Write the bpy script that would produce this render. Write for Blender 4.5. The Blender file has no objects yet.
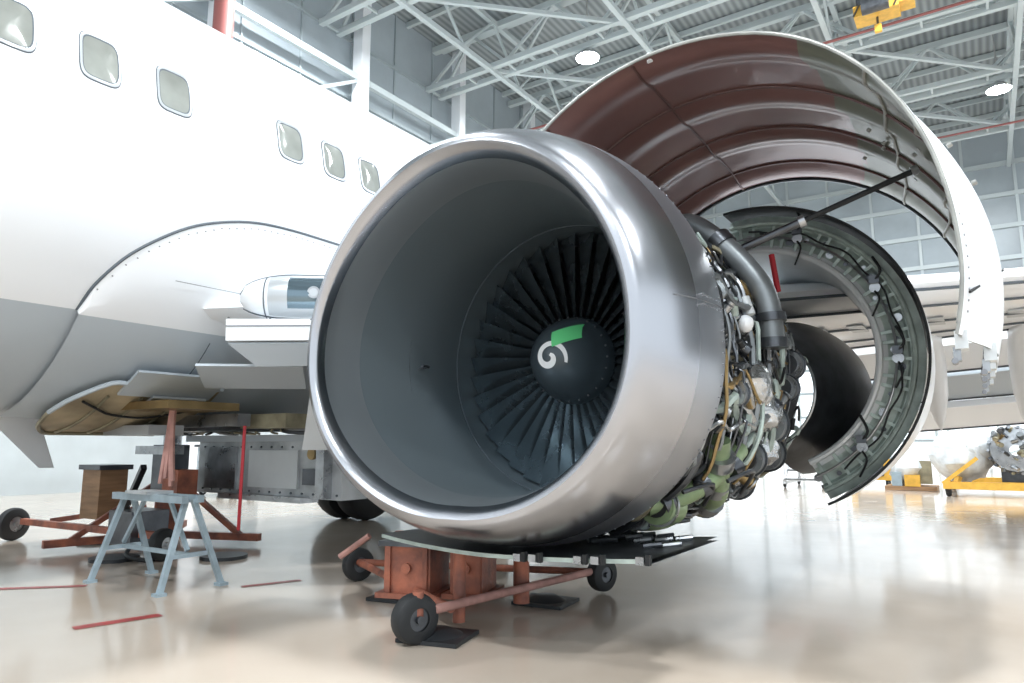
import bpy, math, random
from mathutils import Vector, Matrix
random.seed(11)
V=Vector
# ------------------------------------------------------------------ materials
def mat(name,col,rough=0.5,metal=0.0,nscale=4.0,namt=0.0,bump=0.0,bscale=40.0,col2=None,emit=None,estr=0.0,trans=0.0,coat=0.0,stretch=None,rv=0.03):
    m=bpy.data.materials.new(name); m.use_nodes=True
    nt=m.node_tree; b=nt.nodes['Principled BSDF']
    b.inputs['Base Color'].default_value=(*col,1); b.inputs['Roughness'].default_value=rough
    b.inputs['Metallic'].default_value=metal
    if coat: b.inputs['Coat Weight'].default_value=coat
    if trans: b.inputs['Transmission Weight'].default_value=trans
    tc=nt.nodes.new('ShaderNodeTexCoord')
    src=tc.outputs['Object']
    if stretch:
        mp=nt.nodes.new('ShaderNodeMapping'); mp.inputs['Scale'].default_value=stretch
        nt.links.new(src,mp.inputs['Vector']); src=mp.outputs['Vector']
    if namt>0 or col2:
        n=nt.nodes.new('ShaderNodeTexNoise'); n.inputs['Scale'].default_value=nscale; n.inputs['Detail'].default_value=5
        nt.links.new(src,n.inputs['Vector'])
        r=nt.nodes.new('ShaderNodeValToRGB')
        c2=col2 if col2 else tuple(max(0,c*(1-namt)) for c in col)
        r.color_ramp.elements[0].position=0.35; r.color_ramp.elements[1].position=0.65
        r.color_ramp.elements[0].color=(*c2,1); r.color_ramp.elements[1].color=(*col,1)
        nt.links.new(n.outputs['Fac'],r.inputs['Fac']); nt.links.new(r.outputs['Color'],b.inputs['Base Color'])
        mr=nt.nodes.new('ShaderNodeMapRange'); mr.inputs['To Min'].default_value=max(0.02,rough-rv); mr.inputs['To Max'].default_value=min(1,rough+rv)
        nt.links.new(n.outputs['Fac'],mr.inputs['Value']); nt.links.new(mr.outputs['Result'],b.inputs['Roughness'])
    if bump>0:
        n2=nt.nodes.new('ShaderNodeTexNoise'); n2.inputs['Scale'].default_value=bscale; n2.inputs['Detail'].default_value=4
        nt.links.new(src,n2.inputs['Vector'])
        bp=nt.nodes.new('ShaderNodeBump'); bp.inputs['Strength'].default_value=bump; bp.inputs['Distance'].default_value=0.02
        nt.links.new(n2.outputs['Fac'],bp.inputs['Height']); nt.links.new(bp.outputs['Normal'],b.inputs['Normal'])
    if emit:
        b.inputs['Emission Color'].default_value=(*emit,1); b.inputs['Emission Strength'].default_value=estr
    return m
M={}
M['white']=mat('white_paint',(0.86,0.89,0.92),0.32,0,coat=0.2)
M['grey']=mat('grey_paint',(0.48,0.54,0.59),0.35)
M['lip']=mat('polished_aluminium',(0.45,0.465,0.50),0.27,1.0)
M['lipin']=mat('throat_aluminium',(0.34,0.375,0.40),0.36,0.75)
M['cowl']=mat('cowl_aluminium',(0.40,0.42,0.46),0.33,0.95)
M['barrel']=mat('inlet_barrel',(0.22,0.265,0.29),0.33,0.6)
M['seam']=mat('seam_dark',(0.10,0.12,0.14),0.6)
M['rivet']=mat('rivet_metal',(0.28,0.29,0.31),0.4,0.8)
M['blade']=mat('fan_blade_titanium',(0.16,0.205,0.235),0.27,0.8,5,0.2)
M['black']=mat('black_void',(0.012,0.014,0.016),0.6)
M['spin']=mat('spinner_paint',(0.06,0.08,0.095),0.30,0.25,6,0.1)
M['spiral']=mat('spiral_white',(0.9,0.92,0.93),0.5)
M['tape']=mat('green_tape',(0.14,0.68,0.26),0.5)
M['brown']=mat('cowl_inner_brown',(0.22,0.115,0.105),0.32,0.2,1.6,0.2,coat=0.4)
M['brownrib']=mat('cowl_inner_brown_rib',(0.10,0.05,0.045),0.4,0.2)
M['olive']=mat('cowl_inner_olive',(0.20,0.21,0.165),0.35,0.2,2,0.35,coat=0.2)
M['rib']=mat('cowl_rib',(0.40,0.41,0.39),0.45,0.3,6,0.3)
M['frame']=mat('primer_frame',(0.50,0.60,0.56),0.40,0.2,9,0.35)
M['ductin']=mat('duct_inner',(0.66,0.70,0.72),0.38,0.15,3,0.12)
M['darkmetal']=mat('dark_metal',(0.13,0.14,0.155),0.32,0.8,6,0.4)
M['pipe']=mat('bleed_pipe_metal',(0.26,0.285,0.30),0.40,0.6,6,0.25)
M['steel']=mat('steel',(0.46,0.48,0.50),0.28,0.9,8,0.35)
M['foil']=mat('foil_insulation',(0.60,0.62,0.63),0.25,0.9,8,0.3,bump=1.0,bscale=14)
M['green']=mat('green_duct',(0.27,0.37,0.20),0.38,0.15,6,0.4)
M['khaki']=mat('khaki_parts',(0.34,0.31,0.21),0.45,0.2,7,0.4)
M['brass']=mat('brass',(0.40,0.29,0.14),0.4,0.8,6,0.3)
M['bluegrey']=mat('trestle_paint',(0.38,0.48,0.54),0.45,0.1,8,0.25)
M['rust']=mat('rusty_paint',(0.50,0.17,0.10),0.5,0.1,7,0.0,col2=(0.20,0.08,0.06),bump=0.2)
M['wood']=mat('wood_block',(0.40,0.24,0.13),0.6,0,3,0.35,stretch=(1,1,8))
M['rubber']=mat('rubber',(0.018,0.02,0.022),0.6)
M['plate']=mat('floor_plate',(0.035,0.04,0.045),0.45,0.3,6,0.3)
M['redflag']=mat('red_flag',(0.40,0.02,0.03),0.6)
M['pinkflag']=mat('faded_ribbon',(0.55,0.30,0.26),0.7,0,10,0.3)
M['tan']=mat('tan_primer',(0.46,0.38,0.25),0.5,0,3,0.45)
M['mottle']=mat('mottled_metal',(0.55,0.58,0.60),0.36,0.4,4,0.0,col2=(0.30,0.32,0.33))
M['glass']=mat('lamp_glass',(0.16,0.22,0.26),0.05,0.7)
M['pane']=mat('cabin_window_pane',(0.36,0.38,0.35),0.12,0.1,2.2,0.35)
M['winframe']=mat('cabin_window_frame',(0.50,0.53,0.55),0.35,0.4)
M['truss']=mat('truss_paint',(0.50,0.56,0.57),0.5)
M['trussd']=mat('truss_dark',(0.34,0.39,0.41),0.5)
M['redsteel']=mat('crane_red',(0.32,0.11,0.10),0.5)
M['yellow']=mat('yellow_paint',(0.80,0.46,0.07),0.45,0,8,0.2)
M['plastic']=mat('plastic_sheet',(0.80,0.85,0.88),0.30,0.0,5,0.25,bump=0.9,bscale=7)
M['lampm']=mat('lamp_emitter',(1,1,1),0.5,emit=(0.95,0.98,1.0),estr=80)
M['lampbody']=mat('lamp_body',(0.5,0.5,0.5),0.4,0.6)
M['wallp']=mat('wall_panel',(0.50,0.55,0.57),0.6,0,1,0.15)
M['glaze']=mat('translucent_glazing',(0.32,0.37,0.40),0.35,0,0.4,0.3,emit=(0.72,0.84,0.90),estr=0.08)
M['doorlite']=mat('door_glazing',(0.7,0.75,0.78),0.3,emit=(0.90,0.96,1.0),estr=0.75)
M['redline']=mat('red_floor_paint',(0.42,0.05,0.045),0.35,0,10,0.3)

m=mat('roof_deck',(0.42,0.45,0.46),0.55); nt=m.node_tree; b=nt.nodes['Principled BSDF']
tc=nt.nodes.new('ShaderNodeTexCoord'); w=nt.nodes.new('ShaderNodeTexWave'); w.inputs['Scale'].default_value=1.3; w.bands_direction='X'
r=nt.nodes.new('ShaderNodeValToRGB'); r.color_ramp.elements[0].color=(0.19,0.215,0.225,1); r.color_ramp.elements[1].color=(0.34,0.375,0.385,1)
nt.links.new(tc.outputs['Object'],w.inputs['Vector']); nt.links.new(w.outputs['Fac'],r.inputs['Fac']); nt.links.new(r.outputs['Color'],b.inputs['Base Color'])
M['deck']=m
m=mat('floor_epoxy',(0.66,0.55,0.44),0.14); nt=m.node_tree; b=nt.nodes['Principled BSDF']
tc=nt.nodes.new('ShaderNodeTexCoord')
n=nt.nodes.new('ShaderNodeTexNoise'); n.inputs['Scale'].default_value=0.55; n.inputs['Detail'].default_value=6
r=nt.nodes.new('ShaderNodeValToRGB'); r.color_ramp.elements[0].position=.3; r.color_ramp.elements[1].position=.7
r.color_ramp.elements[0].color=(0.47,0.395,0.32,1); r.color_ramp.elements[1].color=(0.57,0.495,0.42,1)
n2=nt.nodes.new('ShaderNodeTexNoise'); n2.inputs['Scale'].default_value=2.2; n2.inputs['Detail'].default_value=8
mr=nt.nodes.new('ShaderNodeMapRange'); mr.inputs['To Min'].default_value=0.06; mr.inputs['To Max'].default_value=0.20
bp=nt.nodes.new('ShaderNodeBump'); bp.inputs['Strength'].default_value=0.03
for a_,b_ in ((tc.outputs['Object'],n.inputs['Vector']),(tc.outputs['Object'],n2.inputs['Vector']),(n.outputs['Fac'],r.inputs['Fac']),(r.outputs['Color'],b.inputs['Base Color']),(n2.outputs['Fac'],mr.inputs['Value']),(mr.outputs['Result'],b.inputs['Roughness']),(n2.outputs['Fac'],bp.inputs['Height']),(bp.outputs['Normal'],b.inputs['Normal'])):
    nt.links.new(a_,b_)
M['floor']=m

# ------------------------------------------------------------------ mesh builder
def frame(d):
    d=d.normalized(); a=V((0,0,1)) if abs(d.z)<0.9 else V((1,0,0))
    x=d.cross(a).normalized(); y=x.cross(d).normalized()
    return x,y
class MB:
    def __init__(s): s.v=[];s.f=[];s.m=[];s.names=[]
    def mi(s,k):
        if k not in s.names: s.names.append(k)
        return s.names.index(k)
    def add(s,vs,fs,k):
        o=len(s.v); s.v+= [tuple(p) for p in vs]
        ks=[k]*len(fs) if isinstance(k,str) else k
        for f,kk in zip(fs,ks): s.f.append([i+o for i in f]); s.m.append(s.mi(kk))
    def box(s,c,size,k,rot=None):
        c=V(c);h=V(size)/2;vs=[]
        for z in(-1,1):
            for y in(-1,1):
                for x in(-1,1):
                    p=V((x*h.x,y*h.y,z*h.z)); 
                    if rot: p=rot@p
                    vs.append(c+p)
        s.add(vs,[(0,2,3,1),(4,5,7,6),(0,1,5,4),(2,6,7,3),(0,4,6,2),(1,3,7,5)],k)
    def beam(s,p,q,w,h,k):
        p=V(p);q=V(q);x,y=frame(q-p);vs=[]
        for e in(p,q):
            for a,b in((-1,-1),(1,-1),(1,1),(-1,1)): vs.append(e+x*a*w/2+y*b*h/2)
        s.add(vs,[(0,3,2,1),(4,5,6,7),(0,1,5,4),(1,2,6,5),(2,3,7,6),(3,0,4,7)],k)
    def cyl(s,p,q,r1,k,r2=None,n=16,cap=True):
        if r2 is None:r2=r1
        p=V(p);q=V(q);x,y=frame(q-p);vs=[]
        for e,r in((p,r1),(q,r2)):
            for i in range(n):
                a=2*math.pi*i/n; vs.append(e+x*r*math.cos(a)+y*r*math.sin(a))
        fs=[(i,(i+1)%n,n+(i+1)%n,n+i) for i in range(n)]
        if cap: fs+=[tuple(range(n))[::-1],tuple(range(n,2*n))]
        s.add(vs,fs,k)
    def tube(s,pts,r,k,n=8,sub=4):
        P=[V(p) for p in pts]
        if sub>1 and len(P)>2:
            Q=[];
            for i in range(len(P)-1):
                p0=P[max(i-1,0)];p1=P[i];p2=P[i+1];p3=P[min(i+2,len(P)-1)]
                for j in range(sub):
                    t=j/sub
                    Q.append(0.5*((2*p1)+(p2-p0)*t+(2*p0-5*p1+4*p2-p3)*t*t+(-p0+3*p1-3*p2+p3)*t**3))
            Q.append(P[-1]);P=Q
        vs=[];x=None
        for i,p in enumerate(P):
            d=(P[min(i+1,len(P)-1)]-P[max(i-1,0)])
            if d.length<1e-6: d=V((0,0,1))
            d.normalize()
            if x is None: x,y=frame(d)
            else:
                x=(x-d*x.dot(d)); 
                if x.length<1e-5: x,_=frame(d)
                x.normalize(); y=x.cross(d)
            for j in range(n):
                a=2*math.pi*j/n; vs.append(p+x*r*math.cos(a)+y*r*math.sin(a))
        fs=[]
        for i in range(len(P)-1):
            for j in range(n): fs.append((i*n+j,i*n+(j+1)%n,(i+1)*n+(j+1)%n,(i+1)*n+j))
        fs+=[tuple(range(n))[::-1],tuple(range((len(P)-1)*n,len(P)*n))]
        s.add(vs,fs,k)
    def lathe(s,c,prof,k,n=64,a0=0,a1=360,axis='Y',fn=None,ks=None):
        full=abs(a1-a0)>=359.9; na=n if full else n+1; vs=[]
        for r,t in prof:
            for i in range(na):
                a=math.radians(a0+(a1-a0)*i/n)
                ca,sa=math.cos(a)*r,math.sin(a)*r
                if fn: ca,sa=fn(r,t,a)
                if axis=='Y': vs.append((c[0]+ca,c[1]+t,c[2]+sa))
                elif axis=='Z': vs.append((c[0]+ca,c[1]+sa,c[2]+t))
                else: vs.append((c[0]+t,c[1]+ca,c[2]+sa))
        fs=[];kk=[]
        for j in range(len(prof)-1):
            for i in range(n):
                i2=(i+1)%na if full else i+1
                fs.append((j*na+i,j*na+i2,(j+1)*na+i2,(j+1)*na+i)); kk.append(ks[j] if ks else k)
        s.add(vs,fs,kk)
    def shell(s,cx,cz,Ys,Rf,a0,a1,th,kin,kout,na=48,kfn=None,kedge='rib'):
        ny=len(Ys);vs=[]
        for L in(0,1):
            for y in Ys:
                for i in range(na+1):
                    a=a0+(a1-a0)*i/na; R=Rf(y,a)+(th if L else 0); ar=math.radians(a)
                    vs.append((cx+R*math.cos(ar),y,cz+R*math.sin(ar)))
        W=na+1;fs=[];kk=[]
        def id(L,j,i):return L*ny*W+j*W+i
        for j in range(ny-1):
            for i in range(na):
                am=a0+(a1-a0)*(i+.5)/na
                fs.append((id(0,j,i),id(0,j+1,i),id(0,j+1,i+1),id(0,j,i+1))); kk.append(kfn(Ys[j],am) if kfn else kin)
                fs.append((id(1,j,i),id(1,j,i+1),id(1,j+1,i+1),id(1,j+1,i))); kk.append(kout)
        for i in range(na):
            fs.append((id(0,0,i),id(0,0,i+1),id(1,0,i+1),id(1,0,i)));kk.append(kedge)
            fs.append((id(0,ny-1,i),id(1,ny-1,i),id(1,ny-1,i+1),id(0,ny-1,i+1)));kk.append(kedge)
        for j in range(ny-1):
            fs.append((id(0,j,0),id(1,j,0),id(1,j+1,0),id(0,j+1,0)));kk.append(kedge)
            fs.append((id(0,j,na),id(0,j+1,na),id(1,j+1,na),id(1,j,na)));kk.append(kedge)
        s.add(vs,fs,kk)
    def blob(s,c,rad,k,jit=0.0,nu=14,nv=9):
        c=V(c);vs=[];fs=[]
        for j in range(nv+1):
            th=math.pi*j/nv
            for i in range(nu):
                ph=2*math.pi*i/nu; q=1+random.uniform(-jit,jit) if 0<j<nv else 1
                vs.append(c+V((rad[0]*math.sin(th)*math.cos(ph)*q,rad[1]*math.sin(th)*math.sin(ph)*q,rad[2]*math.cos(th)*q)))
        for j in range(nv):
            for i in range(nu): fs.append((j*nu+i,(j+1)*nu+i,(j+1)*nu+(i+1)%nu,j*nu+(i+1)%nu))
        s.add(vs,fs,k)
    def obj(s,name,parent=None,angle=38):
        me=bpy.data.meshes.new(name); me.from_pydata(s.v,[],s.f); me.update()
        for k in s.names: me.materials.append(M[k])
        me.polygons.foreach_set('material_index',s.m); me.polygons.foreach_set('use_smooth',[True]*len(s.f))
        me.set_sharp_from_angle(angle=math.radians(angle)); me.update()
        o=bpy.data.objects.new(name,me); bpy.context.scene.collection.objects.link(o)
        if parent: o.parent=parent
        return o
def empty(name):
    o=bpy.data.objects.new(name,None); o.empty_display_size=0.2; bpy.context.scene.collection.objects.link(o); return o
def wheel(mb,c,ax,R,w,kt='rubber',kh='steel'):
    c=V(c);ax=V(ax).normalized();x,y=frame(ax)
    prof=[(R*.45,-.5),(R*.8,-.5),(R*.95,-.38),(R,-.15),(R,.15),(R*.95,.38),(R*.8,.5),(R*.45,.5)]
    n=28;vs=[];fs=[]
    for r,t in prof:
        for i in range(n):
            a=2*math.pi*i/n; vs.append(c+ax*t*w+x*r*math.cos(a)+y*r*math.sin(a))
    for j in range(len(prof)-1):
        for i in range(n): fs.append((j*n+i,j*n+(i+1)%n,(j+1)*n+(i+1)%n,(j+1)*n+i))
    mb.add(vs,fs,kt)
    mb.cyl(c-ax*w*.42,c+ax*w*.42,R*.47,kh,n=20); mb.cyl(c-ax*w*.6,c+ax*w*.6,R*.16,kh,n=12)

ZC=1.53
# ------------------------------------------------------------------ hangar
X0,X1,Y0,Y1,ZR=-14,30,-16,36,16
mb=MB(); mb.box(((X0+X1)/2,(Y0+Y1)/2,-0.1),(X1-X0,Y1-Y0,0.2),'floor'); mb.obj('floor')
mb=MB(); mb.box(((X0+X1)/2,(Y0+Y1)/2,ZR+.1),(X1-X0,Y1-Y0,0.2),'deck'); mb.obj('ceiling')
mb=MB()
mb.box((X0-.1,(Y0+Y1)/2,2),(0.2,Y1-Y0,4),'wallp'); mb.box((X0-.1,(Y0+Y1)/2,(4+ZR)/2),(0.2,Y1-Y0,ZR-4),'glaze')
for y in range(Y0,Y1,2): mb.box((X0+.03,y,10),(0.06,0.06,12),'trussd')
for z in (4,6,8,10,12,14): mb.box((X0+.05,(Y0+Y1)/2,z),(0.1,Y1-Y0,0.10),'trussd')
mb.obj('wall_left')
mb=MB()
for y in range(-8,Y1,5): mb.box((X0+.5,y,8),(0.40,0.35,15.9),'white')
for z in (9.5,12.5): mb.beam((X0+.5,Y0+.1,z),(X0+.5,Y1-.2,z),.15,.2,'truss')
y=-8
while y<Y1-6:
    mb.beam((X0+.5,y,9.5),(X0+.5,y+5,12.5),.10,.10,'truss'); y+=5
mb.cyl((X0+.9,6.9,8),(X0+.9,6.9,15.9),.25,'redsteel',n=14)
mb.obj('trim_1')
mb=MB()
mb.box(((X0+X1)/2,Y1+.1,3.2),(X1-X0,0.2,6.4),'doorlite'); mb.box(((X0+X1)/2,Y1+.1,(6.4+ZR)/2),(X1-X0,0.2,ZR-6.4),'glaze')
for x in range(X0,X1,2): mb.box((x+.2,Y1-.03,8),(0.12,0.08,15.8),'truss')
for z in (1.2,2.4,3.6,4.8): mb.box(((X0+X1)/2,Y1-.04,z),(X1-X0,0.08,0.12),'trussd')
for z in (6.4,8,9.5,11,12.5,14): mb.box(((X0+X1)/2,Y1-.06,z),(X1-X0,0.12,0.2),'truss')
mb.obj('wall_back')
mb=MB()
zt,zb=15.6,13.9
for y in range(-9,Y1,5):
    for o_ in (-.35,.35):
        mb.beam((X0+.1,y+o_,zb),(X1,y+o_,zb),.18,.18,'truss')
    mb.beam((X0+.1,y,zt),(X1,y,zt),.22,.22,'truss')
    x=X0+.2;up=True
    while x<X1-2:
        for o_ in (-.35,.35): mb.beam((x,y+(o_ if up else 0),zb if up else zt),(x+1.7,y+(0 if up else o_),zt if up else zb),.09,.09,'truss')
        mb.beam((x,y-.35,zb),(x,y+.35,zb),.07,.07,'truss')
        up=not up; x+=1.7
for x in range(X0+3,X1,5):
    mb.beam((x,Y0,zt),(x,Y1-.2,zt),.16,.16,'truss'); mb.beam((x,Y0,zb-.1),(x,Y1-.2,zb-.1),.16,.16,'truss')
    y=Y0;up=True
    while y<Y1-2.5:
        mb.beam((x,y,zb if up else zt),(x,y+1.67,zt if up else zb),.08,.08,'truss'); up=not up; y+=1.67
for y in range(Y0,Y1,2): mb.beam((X0+.1,y+.5,15.85),(X1,y+.5,15.85),.12,.2,'truss')
for x in range(X0+3,X1-5,10):
    for y in range(-9,Y1-6,5): mb.beam((x,y,zb),(x+5,y+5,zb),.12,.12,'truss')
mb.obj('roof_truss')
mb=MB()
for y in (4,19,29): mb.cyl((X0+.3,y+.8,13.5),(X1,y+.8,13.5),.045,'redsteel',n=8)
mb.obj('sprinkler_pipe')
mb=MB()
mb.beam((.2,15.9,12.6),(X1-.2,15.9,12.6),.2,.36,'redsteel'); mb.beam((X0+1,Y1-1,8.2),(X1-.2,Y1-1,8.2),.4,.5,'redsteel')
for x in range(1,30,6): mb.beam((x,15.9,12.7),(x,15.9,15.98),.1,.1,'truss')
hx=.72; hz=11.75
mb.box((hx,15.9,hz),(1.0,.6,.28),'yellow'); mb.box((hx+.65,15.9,hz+.1),(.35,.5,.3),'yellow'); mb.cyl((hx-.3,15.5,hz),(hx+.3,15.5,hz),.2,'darkmetal')
mb.beam((hx-.4,15.9,hz),(hx-.4,15.9,12.5),.1,.1,'darkmetal'); mb.beam((hx+.4,15.9,hz),(hx+.4,15.9,12.5),.1,.1,'darkmetal')
mb.cyl((hx,15.9,hz),(hx,15.9,hz-.4),.03,'darkmetal',n=6); mb.box((hx,15.9,hz-.45),(.16,.1,.2),'yellow')
for i in range(4): mb.beam((hx-.5+.3*i,15.58,hz-.13),(hx-.35+.3*i,15.58,hz+.15),.05,.03,'darkmetal')
mb.obj('overhead_crane')
for (x,y) in ((-7.67,16.4),(3.5,13.4),(12,13.4),(-6.2,1.4),(3.5,1.4),(12,1.4),(-5.9,26.4),(3.5,26.4),(12,26.4),(-11,8.4),(-11,21.4),(3.5,-8.4),(-6.2,-8.4),(12,-8.4)):
    mb=MB(); mb.cyl((x,y,13.5),(x,y,13.75),.40,'lampbody',r2=.15,n=20); mb.cyl((x,y,13.49),(x,y,13.5),.37,'lampm',n=20); mb.cyl((x,y,13.75),(x,y,15.98),.03,'lampbody',n=6)
    o=mb.obj('high_bay_lamp')
    L=bpy.data.lights.new('lamp_light','AREA'); L.shape='DISK'; L.size=1.0; L.energy=820; L.color=(0.93,0.97,1.0)
    lo=bpy.data.objects.new('lamp_light',L); lo.location=(x,y,13.4); bpy.context.scene.collection.objects.link(lo); lo.parent=o
mb=MB()
def strip(p,q,w):
    p=V(p);q=V(q);d=(q-p).normalized();n=V((-d.y,d.x,0))*w/2
    mb.add([p-n,p+n,q+n,q-n],[(0,3,2,1)],'redline')
z=.003
strip((-2.12,-.62,z),(-2.02,-.18,z),.085); strip((-3.9,-.6,z),(-3.3,.0,z),.07); strip((-2.35,.6,z),(-2.2,1.0,z),.06)
mb.obj('red_floor_marking')

# ------------------------------------------------------------------ airliner
plane=empty('airliner')
FX,FZ,FR=-4.32,3.1,1.88
mb=MB()
zl=math.degrees(math.asin(-1.20/1.88))
A=[i*6 for i in range(-15,46)]
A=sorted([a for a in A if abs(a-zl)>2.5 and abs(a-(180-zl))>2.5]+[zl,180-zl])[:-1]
Ys=[-15+ i*1.0 for i in range(0,36)]
n=len(A);vs=[]
for y in Ys:
    s=1.0; dz=0
    if y>12: s=max(.12,1-((y-12)/9)**1.6*.85); dz=(1-s)*1.2
    for a in A: vs.append((FX+FR*s*math.cos(math.radians(a)),y,FZ+dz+FR*s*math.sin(math.radians(a))))
fs=[];kk=[]
for j in range(len(Ys)-1):
    for i in range(n):
        fs.append((j*n+i,(j+1)*n+i,(j+1)*n+(i+1)%n,j*n+(i+1)%n)); am=(A[i]+(A[i+1] if i+1<n else 270))/2
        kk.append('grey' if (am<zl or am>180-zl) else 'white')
fs.append(tuple(range(n))); kk.append('white')
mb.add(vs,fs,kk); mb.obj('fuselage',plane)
phi=math.degrees(math.asin(.4/1.88))
def onfus(y,a,off): a=math.radians(a); return (FX+(FR+off)*math.cos(a),y,FZ+(FR+off)*math.sin(a))
def azz(z): return math.degrees(math.asin((z-FZ)/FR))
for i,nn in enumerate([-3,-2,-1,0,1,2,4,4.93,5.8,7,8,9,10,11]):
    yc=-1.094+.508*nn; mb=MB(); N=32
    def rr(sc,off):
        out=[]
        for q in range(N):
            t=2*math.pi*q/N; c,s_=math.cos(t),math.sin(t); e=.45
            u=math.copysign(abs(c)**e,c)*.115*sc; w=math.copysign(abs(s_)**e,s_)*.158*sc
            out.append(onfus(yc+u,phi+math.degrees(w/FR),off))
        return out
    a=rr(1.17,.001);b=rr(1.13,.006);c=rr(1.0,.006);d=rr(.94,.002)
    vs=a+b+c+d+[onfus(yc,phi,.002)]
    fs=[];kk=[]
    for L in range(3):
        for q in range(N): fs.append((L*N+q,L*N+(q+1)%N,(L+1)*N+(q+1)%N,(L+1)*N+q)); kk.append(('seam','winframe','seam')[L])
    for q in range(N): fs.append((3*N+q,3*N+(q+1)%N,4*N)); kk.append('pane')
    mb.add(vs,fs,kk); mb.obj('cabin_window_%d'%i,plane)
mb=MB()
K=[(-.42,1.90),(-.38,2.06),(-.26,2.25),(-.1,2.40),(.12,2.55),(.36,2.65),(.65,2.72),(1.0,2.745),(1.5,2.745),(2.5,2.75),(5,2.76),(9,2.77)]
def topz(y):
    for i in range(len(K)-1):
        if K[i][0]<=y<=K[i+1][0]:
            t=(y-K[i][0])/(K[i+1][0]-K[i][0]); return K[i][1]+(K[i+1][1]-K[i][1])*t
    return K[-1][1]
Yf=[-.42,-.38,-.26,-.1,.12,.36,.65,1.0,1.5,2,2.5,3.5,5,7,9]; vs=[]; n1,n2_=8,8; na=n1+n2_
for y in Yf:
    za=azz(topz(y)); zm=azz(1.895)
    for i in range(na+1):
        a=za+(zm-za)*i/n1 if i<=n1 else zm+(-78-zm)*(i-n1)/n2_
        t=i/na
        bul=.005+.045*min(1,t*3)+ .10*max(0,t-.3)*min(1,(y+.42)*.8)
        vs.append(onfus(y,a,bul))
fs=[];kk=[]
for j in range(len(Yf)-1):
    for i in range(na):
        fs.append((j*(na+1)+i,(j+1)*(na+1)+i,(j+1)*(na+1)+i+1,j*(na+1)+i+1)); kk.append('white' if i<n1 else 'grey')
mb.add(vs,fs,kk)
mb.tube([onfus(y,azz(topz(y)),.004) for y in Yf[:-2]],.011,'seam',n=6,sub=4)
for i in range(46):
    y=-.36+.06*i; p=V(onfus(y,azz(topz(y)-.045),.02)); q=V(onfus(y,azz(topz(y)-.045),.028)); mb.cyl(p,q,.005,'rivet',n=6)
mb.tube([onfus(y,azz(2.2),.075) for y in (.1,.8,1.6,2.4)],.003,'rivet',n=5,sub=2)
mb.tube([onfus(.55,a,.10) for a in (azz(1.85),azz(1.7),azz(1.5))],.004,'seam',n=5,sub=2)
mb.obj('wing_body_fairing',plane)
mb=MB()
mb.tube([onfus(-3.2,a,.001) for a in range(-80,100,5)],.003,'winframe',n=5,sub=1)
mb.obj('fuselage_joint',plane)
mb=MB()
def airfoil(le,te,th,z):
    N=12;up=[];lo=[]
    for i in range(N+1):
        t=(1-math.cos(math.pi*i/N))/2; h=th*(2.6*math.sqrt(t)*(1-t)**1.0)*.55
        up.append((t,h));lo.append((t,-h*.6))
    return [(le[0]+(te[0]-le[0])*t,le[1]+(te[1]-le[1])*t,z+h-.04*t) for t,h in up]+[(le[0]+(te[0]-le[0])*t,le[1]+(te[1]-le[1])*t,z+h-.04*t) for t,h in lo[-2:0:-1]]
secs=[((-3.4,-.1),(-3.4,8.0),.55,1.98),((-2.2,.75),(-2.2,8.0),.50,2.05),((-1.1,2.2),(-1.1,8.1),.48,2.18),((0,3.5),(0,8.2),.42,2.32),((2.5,5.0),(2.5,8.4),.36,2.50),((8,8.0),(8,10.4),.30,3.0),((14,11.3),(14,12.9),.2,3.6)]
R=[airfoil(*s_) for s_ in secs]; n=len(R[0]); vs=[p for r_ in R for p in r_]; fs=[]
for j in range(len(R)-1):
    for i in range(n): fs.append((j*n+i,j*n+(i+1)%n,(j+1)*n+(i+1)%n,(j+1)*n+i))
fs+=[tuple(range((len(R)-1)*n,len(R)*n))]
mb.add(vs,fs,'white')
for idx in (n-1,n-3,n-5,n-7,n-9):
    mb.tube([V(R[j][idx])+V((0,0,-.008)) for j in range(2,7)],.016,'seam' if idx%4 else 'winframe',n=5,sub=1)
for q in range(8):
    t=q/7; p=V(R[3][n-5]).lerp(V(R[4][n-5]),t); mb.box(p+V((0,0,-.01)),(.16,.5,.012),'winframe')
for (xa,xb,ya,yb) in ((.6,4.5,8.3,9.1),(5.0,9,9.4,10.8)):
    za=2.2+.08*xa;zb_=2.2+.08*xb
    for q,(dy,dz) in enumerate(((0,0),(.75,-.36),(1.4,-.78))):
        p0=V((xa,ya+dy,za+dz));p1=V((xb,yb+dy,zb_+dz)); c0=V((0,.65,-.30))
        vs=[p0,p1,p1+c0,p0+c0]; up=V((0,.03,.10)); vs=vs+[p0+up,p1+up,p1+c0+up*.2,p0+c0+up*.2]
        mb.add(vs,[(0,1,2,3),(4,7,6,5),(0,4,5,1),(2,6,7,3),(1,5,6,2),(0,3,7,4)],'white' if q!=1 else 'grey')
        mb.tube([p0+c0,p1+c0],.02,'darkmetal',n=6,sub=1)
for x_,y_ in ((1.62,7.2),(2.6,7.4),(5.3,9.0)):
    z_=2.3+.06*x_
    prof=[(0.01,0),(.12,.4),(.18,.9),(.2,1.4),(.17,2.0),(.08,2.5),(.01,2.75)]
    vs=[];
    for r_,t in prof:
        cy=y_+t*.62; cz=z_-.05-max(0,t-.9)*.62
        for i in range(14):
            a=2*math.pi*i/14; vs.append((x_+r_*.8*math.cos(a),cy+.35*r_*math.sin(a),cz+r_*1.2*math.sin(a)))
    fs=[(j*14+i,j*14+(i+1)%14,(j+1)*14+(i+1)%14,(j+1)*14+i) for j in range(6) for i in range(14)]
    mb.add(vs,fs,'white')
mb.obj('wing',plane)
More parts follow.
